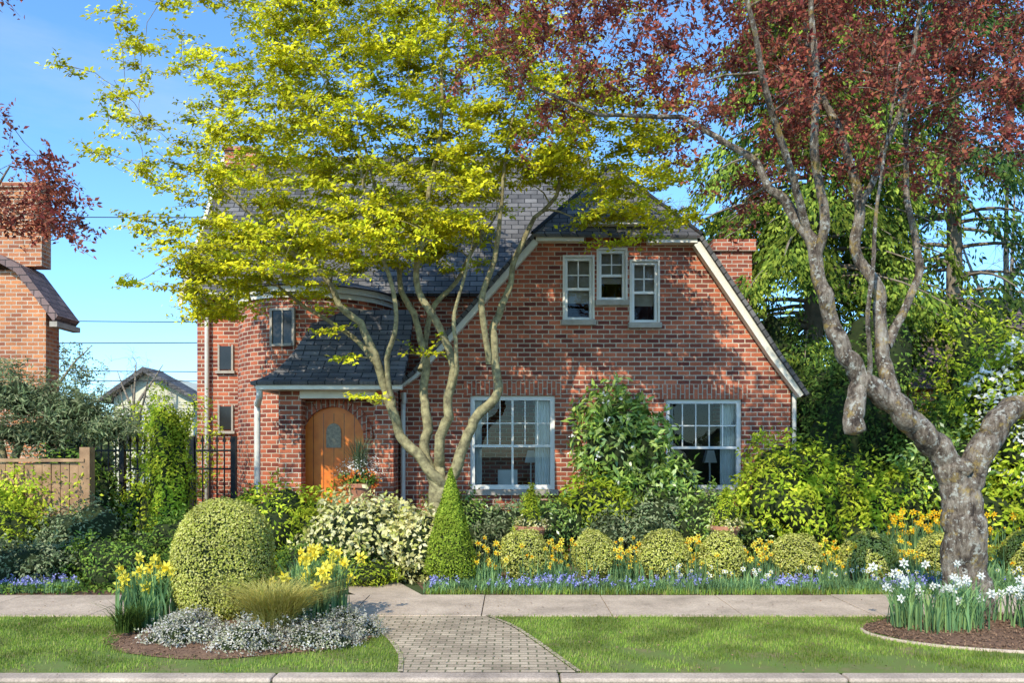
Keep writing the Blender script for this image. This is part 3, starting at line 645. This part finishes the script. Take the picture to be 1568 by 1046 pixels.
pads=np.vstack([polysample(poly,370,7.7,10.8),polysample([(-.7,6.9),(1.9,6.2),(3.2,5.8),(6.6,5.8),(6.6,7.8),(-.7,7.8)],200,7.7,10.5)])
T.grow(pads,.032,.004,.25,5,.05,skip=110)
A,D=T.twigs(pads,6,.38,.9,.003)
T.done(); plumleaves(T,A,13)
T=Tree('purple_plum_tree',M['barkp'])
T.limb([(-7.6,9.3,-.05),(-7.6,9.3,1.2),(-7.5,9.3,2.2),(-7.2,9.3,3.2),(-6.9,9.2,4.2),(-6.6,9.2,5.5)],[.25,.2,.17,.12,.08,.03],10)
T.limb([(-7.3,9.3,2.9),(-6.8,9.2,3.7),(-6.2,9.2,4.5),(-5.8,9.2,5.2)],[.06,.035,.02,.01],8)
pads=polysample([(-7.8,3.7),(-6.2,3.8),(-5.6,4.1),(-4.95,4.15),(-4.8,4.6),(-5.2,5.0),(-5.5,5.7),(-6.0,5.4),(-6.6,6.0),(-8,6.2)],130,8.7,9.9); pads=np.vstack([pads,polysample([(-5.9,7.0),(-5.6,7.0),(-5.6,7.3),(-6,7.4)],3,9,9.6)])
T.grow(pads,.022,.004,.2,4,.05,skip=10); A,D=T.twigs(pads,5,.30,1,.003); T.done(); plumleaves(T,A,13)

def cedar(name,base,h0,h1,R,nb,mat,sz=.16,ns=22,m_=14,hang=1.0,asp=.3):
    T=Tree(name,M['twig']); x,y=base
    T.limb([(x,y,-.05),(x+.1,y,h1*.4),(x,y,h1)],[.3,.2,.04],9)
    P=[];Dd=[]
    for i in range(nb):
        h=h0+(h1-h0)*rng.uniform()**.9; f=1-(h-h0)/(h1-h0); Lb=R*(.25+.75*f**.7)*rng.uniform(.6,1.12); a_=rng.uniform(0,6.28)
        dv=np.array([math.cos(a_),math.sin(a_),0]); u=np.linspace(0,1,8)
        Q=np.array([x,y,h])+dv*u[:,None]*Lb+np.array([0,0,1])*(.35*u-.9*u**2)[:,None]*Lb*.5
        T.t.tube(Q,.05*(1-u)+.008,4,cap=False)
        for j in range(ns):
            t_=rng.uniform(.25,1)**.8; q=np.array([np.interp(t_,u,Q[:,k_]) for k_ in range(3)]); sdr=np.cross(dv,[0,0,1]); sg=rng.normal()*.3*(1.2-t_*.6)
            q=q+sdr*sg; ln=rng.uniform(.35,.8)*hang
            v=rng.uniform(0,1,m_)[:,None]
            dd=np.array([0,0,-.95])+dv*.4+sdr*np.sign(sg)*.3
            side=np.cross(dd,dv+[0,0,.3]); side/=np.linalg.norm(side)
            s_=rng.uniform(-1,1,(m_,1)); P.append(q+dd*v*ln+side*s_*ln*.28*(1-v*.5)+rng.normal(size=(m_,3))*.025); Dd.append(dd+side*s_*.7+rng.normal(size=(m_,3))*.25)
    T.done(); P=np.vstack(P);Dd=np.vstack(Dd)
    leaves('foliage',P,basisD(Dd,rng.normal(size=P.shape)*.7+[0,-.8,.7]),sz,asp,mat,T.e)
cedar('cedar_tree',(7.2,19.3),4.6,15,3.9,210,L['cedar'],.15,22,17,1.1,.4)
cedar('cedar_tree',(11.6,21),4.6,17,3.8,115,L['cedard'],.19,16,14,1.2,.35)

def bare(name,base,h,R,n,leaf=None,trunk=.16):
    T=Tree(name,M['twig']); x,y=base
    T.limb([(x,y,-.05),(x+.1,y,h*.3),(x-.1,y,h*.55),(x,y,h*.95)],[trunk,trunk*.8,trunk*.5,.02],8)
    for q in range(5):
        a_=rng.uniform(0,6.28); T.limb([(x,y,h*.3+q*.08*h),(x+math.cos(a_)*R*.4,y+math.sin(a_)*R*.4,h*.5+q*.08*h),(x+math.cos(a_)*R*.7,y+math.sin(a_)*R*.7,h*.75+q*.05*h)],[trunk*.45,trunk*.3,.015],6)
    d=nrm(rng.normal(size=(n,3)))*rng.uniform(.4,1,(n,1))**.6; Tt=np.array([x,y,h*.65])+d*np.array([R,R,h*.38])
    T.grow(Tt,.03,.007,.2,4,.05,skip=6); A,D=T.twigs(Tt,5,R*.2,1,.006,); T.done()
    if leaf:
        u=rng.uniform(.2,1.1,(len(A),6)); b_=A[:,0,None]+(A[:,2]-A[:,0])[:,None]*u[...,None]; P=(b_+rng.normal(size=b_.shape)*.06).reshape(-1,3); leaves('foliage',P,basis(rng.normal(size=P.shape)),.12,.6,leaf,T.e)
bare('bare_tree',(5.6,27),10.5,3.2,260)
bare('bare_tree',(15,24),13,5,260)
bare('bare_tree',(-18.6,32),6.6,2.2,140,L['far'])
bare('bare_tree',(-17.0,36),6.2,2.0,120)
P=[]
for i in range(46):
    c_=np.array([rng.uniform(-60,60),rng.uniform(55,70),rng.uniform(.5,2.6)]); d=nrm(rng.normal(size=(420,3))); P.append(c_+d*np.array([4,3,2.6])*rng.uniform(.7,1.1,(420,1)))
P=np.vstack(P); P=P[P[:,2]>0]; leaves('distant_trees',P,basis(rng.normal(size=P.shape)),.7,.8,L['far'])

# ------------------------------------------------------------------ shrubs
def ico(sub=3):
    import bmesh
    bm=bmesh.new(); bmesh.ops.create_icosphere(bm,subdivisions=sub,radius=1); V=np.array([v.co[:] for v in bm.verts]); F=[[v.index for v in f.verts] for f in bm.faces]; bm.free(); return V,F
IV,IF=ico(4)
sid=[100]
def shrub(name,c,r,n,size,mat,asp=.5,bump=.16,depth=.14,shape='e',out=.9,fr=2.6,core=True,corescale=.8,parent=None,flowers=None,sprigs=0):
    sid[0]+=1; bf=bumpf(sid[0],10,fr); bf2=bumpf(sid[0]+500,10,fr*2.4)
    c=np.array(c,float); r=np.array(r,float)
    def surf(d):
        f=1+bump*bf(d)+bump*.5*bf2(d); q=d.copy()
        if shape=='cone':
            z=d[:,2]; t=(z+1)/2; rr=(1-t**1.15)*1.0+.02; h=np.maximum(np.hypot(d[:,0],d[:,1]),1e-6); k_=np.minimum(1,h*1.6)
            q=np.stack([d[:,0]/h*rr*k_,d[:,1]/h*rr*k_,z],1)
        elif shape=='dome':
            q=np.sign(d)*np.abs(d)**.8; q[:,2]=np.where(d[:,2]<0,d[:,2]*.9,q[:,2])
        elif shape=='col':
            h=np.maximum(np.hypot(d[:,0],d[:,1]),1e-6); k_=np.minimum(1,h*1.9); q=np.stack([d[:,0]/h*k_*(.85+.15*np.cos(d[:,2]*2)),d[:,1]/h*k_*(.85+.15*np.cos(d[:,2]*2)),d[:,2]],1)
        return q*f[:,None]
    E=parent or empty(name)
    d=nrm(rng.normal(size=(n,3)))
    if shape in('cone','col'): d[:,2]=rng.uniform(-1,1,n); h=np.sqrt(1-d[:,2]**2); a_=rng.uniform(0,6.28,n); d[:,0]=h*np.cos(a_);d[:,1]=h*np.sin(a_)
    P=c+surf(d)*r*(1-np.abs(rng.normal(size=(n,1)))*depth+depth*.4)
    Nn=d/r*r.mean()*out+rng.normal(size=d.shape)*.55+[0,0,.25]
    if sprigs:
        ds=nrm(rng.normal(size=(sprigs,3))+[0,0,.5]); S0=c+surf(ds)*r*.9; dr=nrm(ds+rng.normal(size=ds.shape)*.35+[0,0,.5]); ln=r.mean()*rng.uniform(.15,.5,sprigs)
        u=rng.uniform(0,1,(sprigs,12)); Ps=(S0[:,None]+dr[:,None]*(ln[:,None]*u)[...,None]+rng.normal(size=(sprigs,12,3))*size*.3).reshape(-1,3)
        P=np.vstack([P,Ps]); Nn=np.vstack([Nn,rng.normal(size=Ps.shape)+[0,-.3,.6]])
    k_=P[:,2]>.0; leaves('leaves',P[k_],basis(Nn[k_]),size,asp,mat,E)
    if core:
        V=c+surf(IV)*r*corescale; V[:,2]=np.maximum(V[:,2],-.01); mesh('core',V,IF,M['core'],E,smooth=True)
    if flowers:
        nf,fs,fm=flowers; d=nrm(rng.normal(size=(nf,3))); d[:,1]=-np.abs(d[:,1]); P=c+surf(d)*r*1.05; P=np.repeat(P,7,0)+rng.normal(size=(nf*7,3))*fs*.5; leaves('blossoms',P,basis(rng.normal(size=P.shape)+[0,-1,.5]),fs,.7,fm,E)
    return E
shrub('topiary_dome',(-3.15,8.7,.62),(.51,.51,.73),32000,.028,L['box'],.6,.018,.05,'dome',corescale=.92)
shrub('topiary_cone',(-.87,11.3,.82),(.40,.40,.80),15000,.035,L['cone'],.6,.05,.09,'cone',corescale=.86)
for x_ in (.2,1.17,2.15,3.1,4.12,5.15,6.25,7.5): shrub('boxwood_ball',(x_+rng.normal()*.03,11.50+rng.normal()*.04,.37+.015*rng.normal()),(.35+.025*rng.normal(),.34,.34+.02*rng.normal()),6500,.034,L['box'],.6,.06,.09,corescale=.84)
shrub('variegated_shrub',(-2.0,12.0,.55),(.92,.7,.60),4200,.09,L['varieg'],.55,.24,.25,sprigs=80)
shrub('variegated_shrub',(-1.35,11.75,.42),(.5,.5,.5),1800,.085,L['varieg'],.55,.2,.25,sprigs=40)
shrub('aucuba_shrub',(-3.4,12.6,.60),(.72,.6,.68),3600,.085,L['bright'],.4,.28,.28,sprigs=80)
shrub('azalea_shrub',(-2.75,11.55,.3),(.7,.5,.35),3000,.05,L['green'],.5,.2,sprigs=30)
shrub('low_shrub',(-2.2,11.35,.14),(.5,.35,.2),1600,.06,L['bright'],.3,.2,sprigs=20)
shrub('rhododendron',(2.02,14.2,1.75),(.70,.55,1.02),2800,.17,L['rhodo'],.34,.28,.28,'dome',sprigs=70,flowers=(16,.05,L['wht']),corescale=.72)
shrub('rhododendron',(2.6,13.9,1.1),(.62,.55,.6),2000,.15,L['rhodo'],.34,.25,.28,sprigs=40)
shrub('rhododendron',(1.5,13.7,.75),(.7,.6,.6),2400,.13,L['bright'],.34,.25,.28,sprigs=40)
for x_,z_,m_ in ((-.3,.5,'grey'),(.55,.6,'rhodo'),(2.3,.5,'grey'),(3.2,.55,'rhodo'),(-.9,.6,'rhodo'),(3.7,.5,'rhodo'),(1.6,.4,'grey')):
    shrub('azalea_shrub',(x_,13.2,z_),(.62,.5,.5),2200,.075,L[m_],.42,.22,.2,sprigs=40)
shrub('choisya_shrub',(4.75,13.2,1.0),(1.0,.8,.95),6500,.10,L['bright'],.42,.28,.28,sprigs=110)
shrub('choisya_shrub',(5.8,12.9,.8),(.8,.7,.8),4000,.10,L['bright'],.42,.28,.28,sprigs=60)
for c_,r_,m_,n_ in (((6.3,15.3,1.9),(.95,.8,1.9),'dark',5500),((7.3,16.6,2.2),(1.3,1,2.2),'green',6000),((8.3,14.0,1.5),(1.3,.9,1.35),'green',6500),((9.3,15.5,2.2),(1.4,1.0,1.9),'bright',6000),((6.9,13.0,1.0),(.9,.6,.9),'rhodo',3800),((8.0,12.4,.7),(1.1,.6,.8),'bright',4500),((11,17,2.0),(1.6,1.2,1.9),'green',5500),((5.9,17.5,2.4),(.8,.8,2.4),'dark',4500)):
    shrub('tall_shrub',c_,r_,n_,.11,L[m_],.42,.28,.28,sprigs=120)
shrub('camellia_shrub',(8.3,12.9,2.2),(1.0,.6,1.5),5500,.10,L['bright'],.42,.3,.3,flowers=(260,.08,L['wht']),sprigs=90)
shrub('column_yew',(-5.58,13.0,1.28),(.31,.31,1.40),6500,.07,L['bright'],.4,.18,.22,'col',sprigs=90)
shrub('climbing_shrub',(-6.7,15.3,1.7),(.9,.4,1.1),2600,.09,L['bright'],.4,.25,.3,core=False,sprigs=60)
shrub('fence_vine',(-7.9,12.38,1.0),(.9,.12,.55),1500,.07,L['bright'],.5,.3,.5,core=False,sprigs=40)
shrub('fence_vine',(-8.9,12.38,1.3),(.8,.12,.6),1400,.07,L['green'],.5,.3,.5,core=False,sprigs=50)
for c_,r_,m_,n_,s_ in (((-7.7,12.0,.5),(.8,.5,.65),'bright',3200,.07),((-8.6,11.9,.6),(.6,.5,.75),'green',2800,.07),((-6.6,12.0,.5),(.7,.5,.55),'grey',3400,.06),((-5.2,12.6,.4),(.7,.6,.5),'green',3600,.06),((-4.4,12.3,.35),(.6,.5,.45),'grey',2800,.06),((-5.6,11.5,.25),(.8,.5,.35),'green',3400,.06),((-6.9,11.2,.25),(.7,.4,.35),'grey',3000,.06),((-6.3,13.6,.6),(.6,.4,.75),'bright',2600,.08),((-7.4,13.5,.8),(.7,.4,.9),'green',2800,.08),((-8.4,15.3,1.1),(.9,.6,1.2),'grey',3600,.09),((-4.5,13.4,.6),(.45,.4,.6),'green',2200,.08)):
    shrub('garden_shrub',c_,r_,n_,s_,L[m_],.42,.26,.28,sprigs=50)
E=empty('juniper_tree')
for c_,r_ in (((-8.6,14,2.8),(.8,.6,.45)),((-7.7,13.9,2.6),(.7,.5,.38)),((-9.5,14.1,3.1),(.7,.6,.45)),((-7.1,13.9,2.3),(.5,.4,.25)),((-8.5,14,2.2),(.8,.5,.3))):
    shrub('x',c_,r_,2000,.12,L['grey'],.2,.35,.35,parent=E,out=.5,corescale=.5,sprigs=50)
t=TAcc(); t.tube(spline([(-9.2,14.2,-.05),(-9.0,14.2,1.2),(-8.6,14.1,2.2),(-7.7,14,2.7)],5),np.linspace(.12,.03,16),8); t.tube(spline([(-9.0,14.2,1.4),(-9.2,14.2,2.4),(-9.4,14.2,3.2)],5),np.linspace(.08,.03,11),8); t.build('trunk',M['bark'],E)

# ------------------------------------------------------------------ flowers
def strap(P,h,w_,mat,name,par,bend=.45):
    B4=np.array([(-.5,0,0),(.5,0,0),(.5,.08,.4),(-.5,.08,.4),(.4,.3,.78),(-.4,.3,.78),(.05,.75,1),(-.05,.75,1)]); BF=np.array([[0,1,2,3],[3,2,4,5],[5,4,6,7]])
    n=len(P); hh=h*rng.uniform(.6,1.15,n); S=np.stack([np.full(n,w_),hh*bend*rng.uniform(.1,1.8,n),hh],1); V,F=stamp(B4,BF,P,zrot(rng.uniform(0,6.28,n)),S); mesh(name,V,F,mat,par)
pet=[];pf=[]
for i in range(6):
    a_=i*math.pi/3; ca,sa=math.cos(a_),math.sin(a_); b_=len(pet)
    for (x_,y_,z_) in ((.1,0,0),(.55,.24,.03),(1,0,-.05),(.55,-.24,.03)): pet.append((x_*ca-y_*sa,x_*sa+y_*ca,z_))
    pf.append([b_,b_+1,b_+2,b_+3])
cup=[];cf=[]
for i in range(6):
    a_=i*math.pi/3; cup+=[(.24*math.cos(a_),.24*math.sin(a_),0),(.36*math.cos(a_),.36*math.sin(a_),.5)]
for i in range(6): j=(i+1)%6; cf.append([2*i,2*j,2*j+1,2*i+1])
cup+=[(0,0,.08)]
def daffodils(name,P,h,pm,cm,fs=.05,nl=5,lh=.9,hv=.2,lw=.016,spread=.06):
    E=empty(name); n=len(P); P=np.asarray(P); Hh=h*rng.uniform(1-hv,1+hv*.7,n); lean=rng.normal(size=(n,2))*spread
    top=P+np.stack([lean[:,0],lean[:,1],Hh],1)
    t=TAcc()
    for i in range(n): t.tube([P[i],(P[i]*.5+top[i]*.5)+[0,0,.01],top[i]],[.004,.004,.0035],3,cap=False)
    t.build('stems',L['strap'],E)
    f=np.stack([rng.normal(size=n)*.8-.2,-1+rng.normal(size=n)*.5,.1+rng.normal(size=n)*.3],1); R=basis(f); s_=fs*rng.uniform(.75,1.2,n)
    V,F=stamp(pet,pf,top,R,s_); mesh('petals',V,F,pm,E)
    V,F=stamp(cup,cf,top,R,s_); mesh('cups',V,F,cm,E)
    Q=np.repeat(P,nl,0)+np.append(rng.normal(size=(n*nl,2))*.05,np.zeros((n*nl,1)),1); strap(Q,h*lh,lw,L['strap'],'leaves',E)
def clump(cx_,cy_,rx,ry,n,z=0):
    a_=rng.uniform(0,6.28,n); r_=np.sqrt(rng.uniform(0,1,n)); return np.stack([cx_+rx*r_*np.cos(a_),cy_+ry*r_*np.sin(a_),np.full(n,z)],1)
daffodils('daffodils',clump(-3.88,8.5,.24,.25,32,.05),.58,L['yel'],L['yel'],.075,10,.95,.35,.022,.14)
daffodils('daffodils',clump(-2.15,8.75,.34,.22,46,.05),.62,L['yel'],L['yel'],.075,10,.95,.35,.022,.16)
P=[]
for x_ in (-.38,.68,1.66,2.62,3.6,4.63,5.7,6.85): P.append(np.stack([x_+rng.normal(size=32)*.14,rng.uniform(11.15,11.85,32),np.zeros(32)],1))
P.append(np.stack([rng.uniform(-.6,8,26),rng.uniform(10.95,11.1,26),np.zeros(26)],1))
daffodils('daffodils',np.vstack(P),.46,L['yel'],L['ora'],.048,6,.75,.5)
daffodils('daffodils',clump(6.6,12.0,1.0,.35,90,.25),.58,L['ora'],L['yel'],.055,5,.9,.35)
daffodils('daffodils',clump(8.4,11.9,.8,.35,50,.2),.5,L['ora'],L['yel'],.055,5,.9,.35)
daffodils('white_daffodils',clump(4.45,8.4,.45,.4,40,.05),.50,L['wht'],L['wht'],.05,10,.9,.4,.018,.12)
daffodils('white_daffodils',clump(5.75,8.2,.75,.42,56,.05),.46,L['wht'],L['wht'],.05,10,.9,.4,.018,.12)
P=np.stack([rng.uniform(2,8,80),rng.uniform(10.7,11.0,80),np.zeros(80)],1); daffodils('white_daffodils',P,.26,L['wht'],L['yel'],.036,4,.9,.3)
def muscari(name,x0,x1,y0,y1,n,h=.16):
    E=empty(name); P=np.stack([rng.uniform(x0,x1,n),rng.uniform(y0,y1,n),np.zeros(n)],1)
    g=bumpf(77,8,3.0)(P)+rng.normal(size=n)*.5>-.1; Q=P[g]; n=len(Q); Hh=h*rng.uniform(.5,1.25,n)
    k_=9; u=rng.uniform(-.2,.12,(n,k_)); T_=np.repeat(Q,k_,0); T_[:,2]+=(Hh[:,None]*(1+u*1.6)).ravel(); T_[:,:2]+=rng.normal(size=(n*k_,2))*.009
    leaves('flower_spikes',T_,basis(rng.normal(size=T_.shape)),.026,.8,L['blue'],E); strap(np.repeat(P,6,0)+rng.normal(size=(len(P)*6,3))*[.05,.05,0],h*.85,.010,L['strap'],'leaves',E,.8)
muscari('grape_hyacinths',-1.1,8.0,10.56,11.02,1800)
muscari('grape_hyacinths',-8.2,-5.9,10.6,11.0,300)
P=np.stack([rng.uniform(-1.15,9,9000),10.43+np.abs(rng.normal(size=9000))*.35,np.zeros(9000)],1); blades('border_grass',P[P[:,1]<12.2],.010,.08,L['grass'],1.2)
P=np.stack([rng.uniform(-9,-2.3,4000),rng.uniform(10.45,11.6,4000),np.zeros(4000)],1); leaves('ground_cover_plants',P+rng.uniform(0,.1,(4000,1))*[0,0,1],basis(rng.normal(size=P.shape)+[0,0,1]),.07,.5,L['green'])
E=empty('ornamental_grass_tuft'); strap(clump(-2.4,8.05,.2,.15,1900,.08),.46,.007,L['tuft'],'blades',E,1.5)
E=empty('dark_grass_tuft'); strap(clump(-3.9,8.1,.12,.1,300,.06),.26,.008,L['dark'],'blades',E,1.3)
E=empty('heather')
for c_,r_ in (((-3.2,7.75,.05),(.38,.28,.2)),((-2.55,7.62,.05),(.42,.27,.19)),((-1.9,7.8,.05),(.42,.3,.2)),((-3.25,8.1,.08),(.28,.2,.18)),((-1.65,8.2,.06),(.25,.25,.16))):
    shrub('x',c_,r_,4800,.026,L['heath'],.55,.24,.25,parent=E,corescale=.75,sprigs=90)
def mz(P): return np.where(P[:,0]<1,((P[:,0]+2.75)/1.3)**2+((P[:,1]-8.15)/.86)**2,((P[:,0]-5.4)/1.7)**2+((P[:,1]-8.3)/.85)**2)
P=np.vstack([clump(-2.75,8.15,1.36,.92,3500,.02),clump(5.4,8.3,1.72,.88,4500,.02)])
P[:,2]=.015+.1*np.clip(1-mz(P)**1.1,0,1)
leaves('mulch_chips',P,basis(rng.normal(size=P.shape)*.6+[0,0,1]),.035,.4,M['chip'])
n=320; P=np.stack([rng.uniform(-6,6,n),rng.uniform(6.65,10.35,n),np.full(n,.026)],1); leaves('fallen_leaves',P,basis(rng.normal(size=P.shape)*.25+[0,0,1]),.03,.6,M['chip'])

# ------------------------------------------------------------------ pots
def pot(name,c,r,h,plant):
    E=empty(name); V=[];F=[];n=20; prof=[(.62,0),(.72,.3),(.9,.75),(.95,.8),(1.05,.8),(1.05,1),(.92,1),(.88,.9),(.0,.9)]
    for pr_,pz in prof:
        for i in range(n): V.append((c[0]+r*pr_*math.cos(i*2*math.pi/n),c[1]+r*pr_*math.sin(i*2*math.pi/n),c[2]+h*pz))
    for k_ in range(len(prof)-1):
        for i in range(n): F.append((k_*n+i,k_*n+(i+1)%n,(k_+1)*n+(i+1)%n,(k_+1)*n+i))
    mesh('pot',V,F,M['terra'],E,smooth=False)
    z=c[2]+h
    if plant=='conifer':
        shrub('x',(c[0],c[1],z+.26),(.19,.17,.33),1000,.06,L['bright'],.25,.25,.3,'cone',parent=E,sprigs=30); shrub('x',(c[0],c[1],z),(r*1.1,r,.12),500,.05,L['varieg'],.5,.25,parent=E,sprigs=10)
    else:
        shrub('x',(c[0],c[1],z+.05),(r*1.3,r*1.2,.16),1300,.05,L['green'],.5,.2,parent=E,flowers=(40,.045,L['red']))
        shrub('x',(c[0],c[1],z+.25),(r*1.2,r*1.1,.2),500,.05,L['wht'],.3,.3,.4,parent=E,core=False)
        strap(clump(c[0],c[1],.1,.1,120,z),.75,.012,L['grey'],'spikes',E,.6)
pot('flower_pot',(.3,12.5,.42),.24,.30,'conifer'); pot('flower_pot',(3.35,12.5,.42),.22,.30,'conifer')
pot('flower_pot',(-2.60,13.6,1.0),.26,.34,'f')
a=Acc(); a.box(.05,.55,12.25,12.75,-.02,.419); a.box(3.1,3.6,12.25,12.75,-.02,.419); a.box(-2.84,-2.36,13.36,13.84,-.02,.999)
a.build('pot_plinth',M['sill'],bevel=.01)
print('done',len(bpy.data.objects))
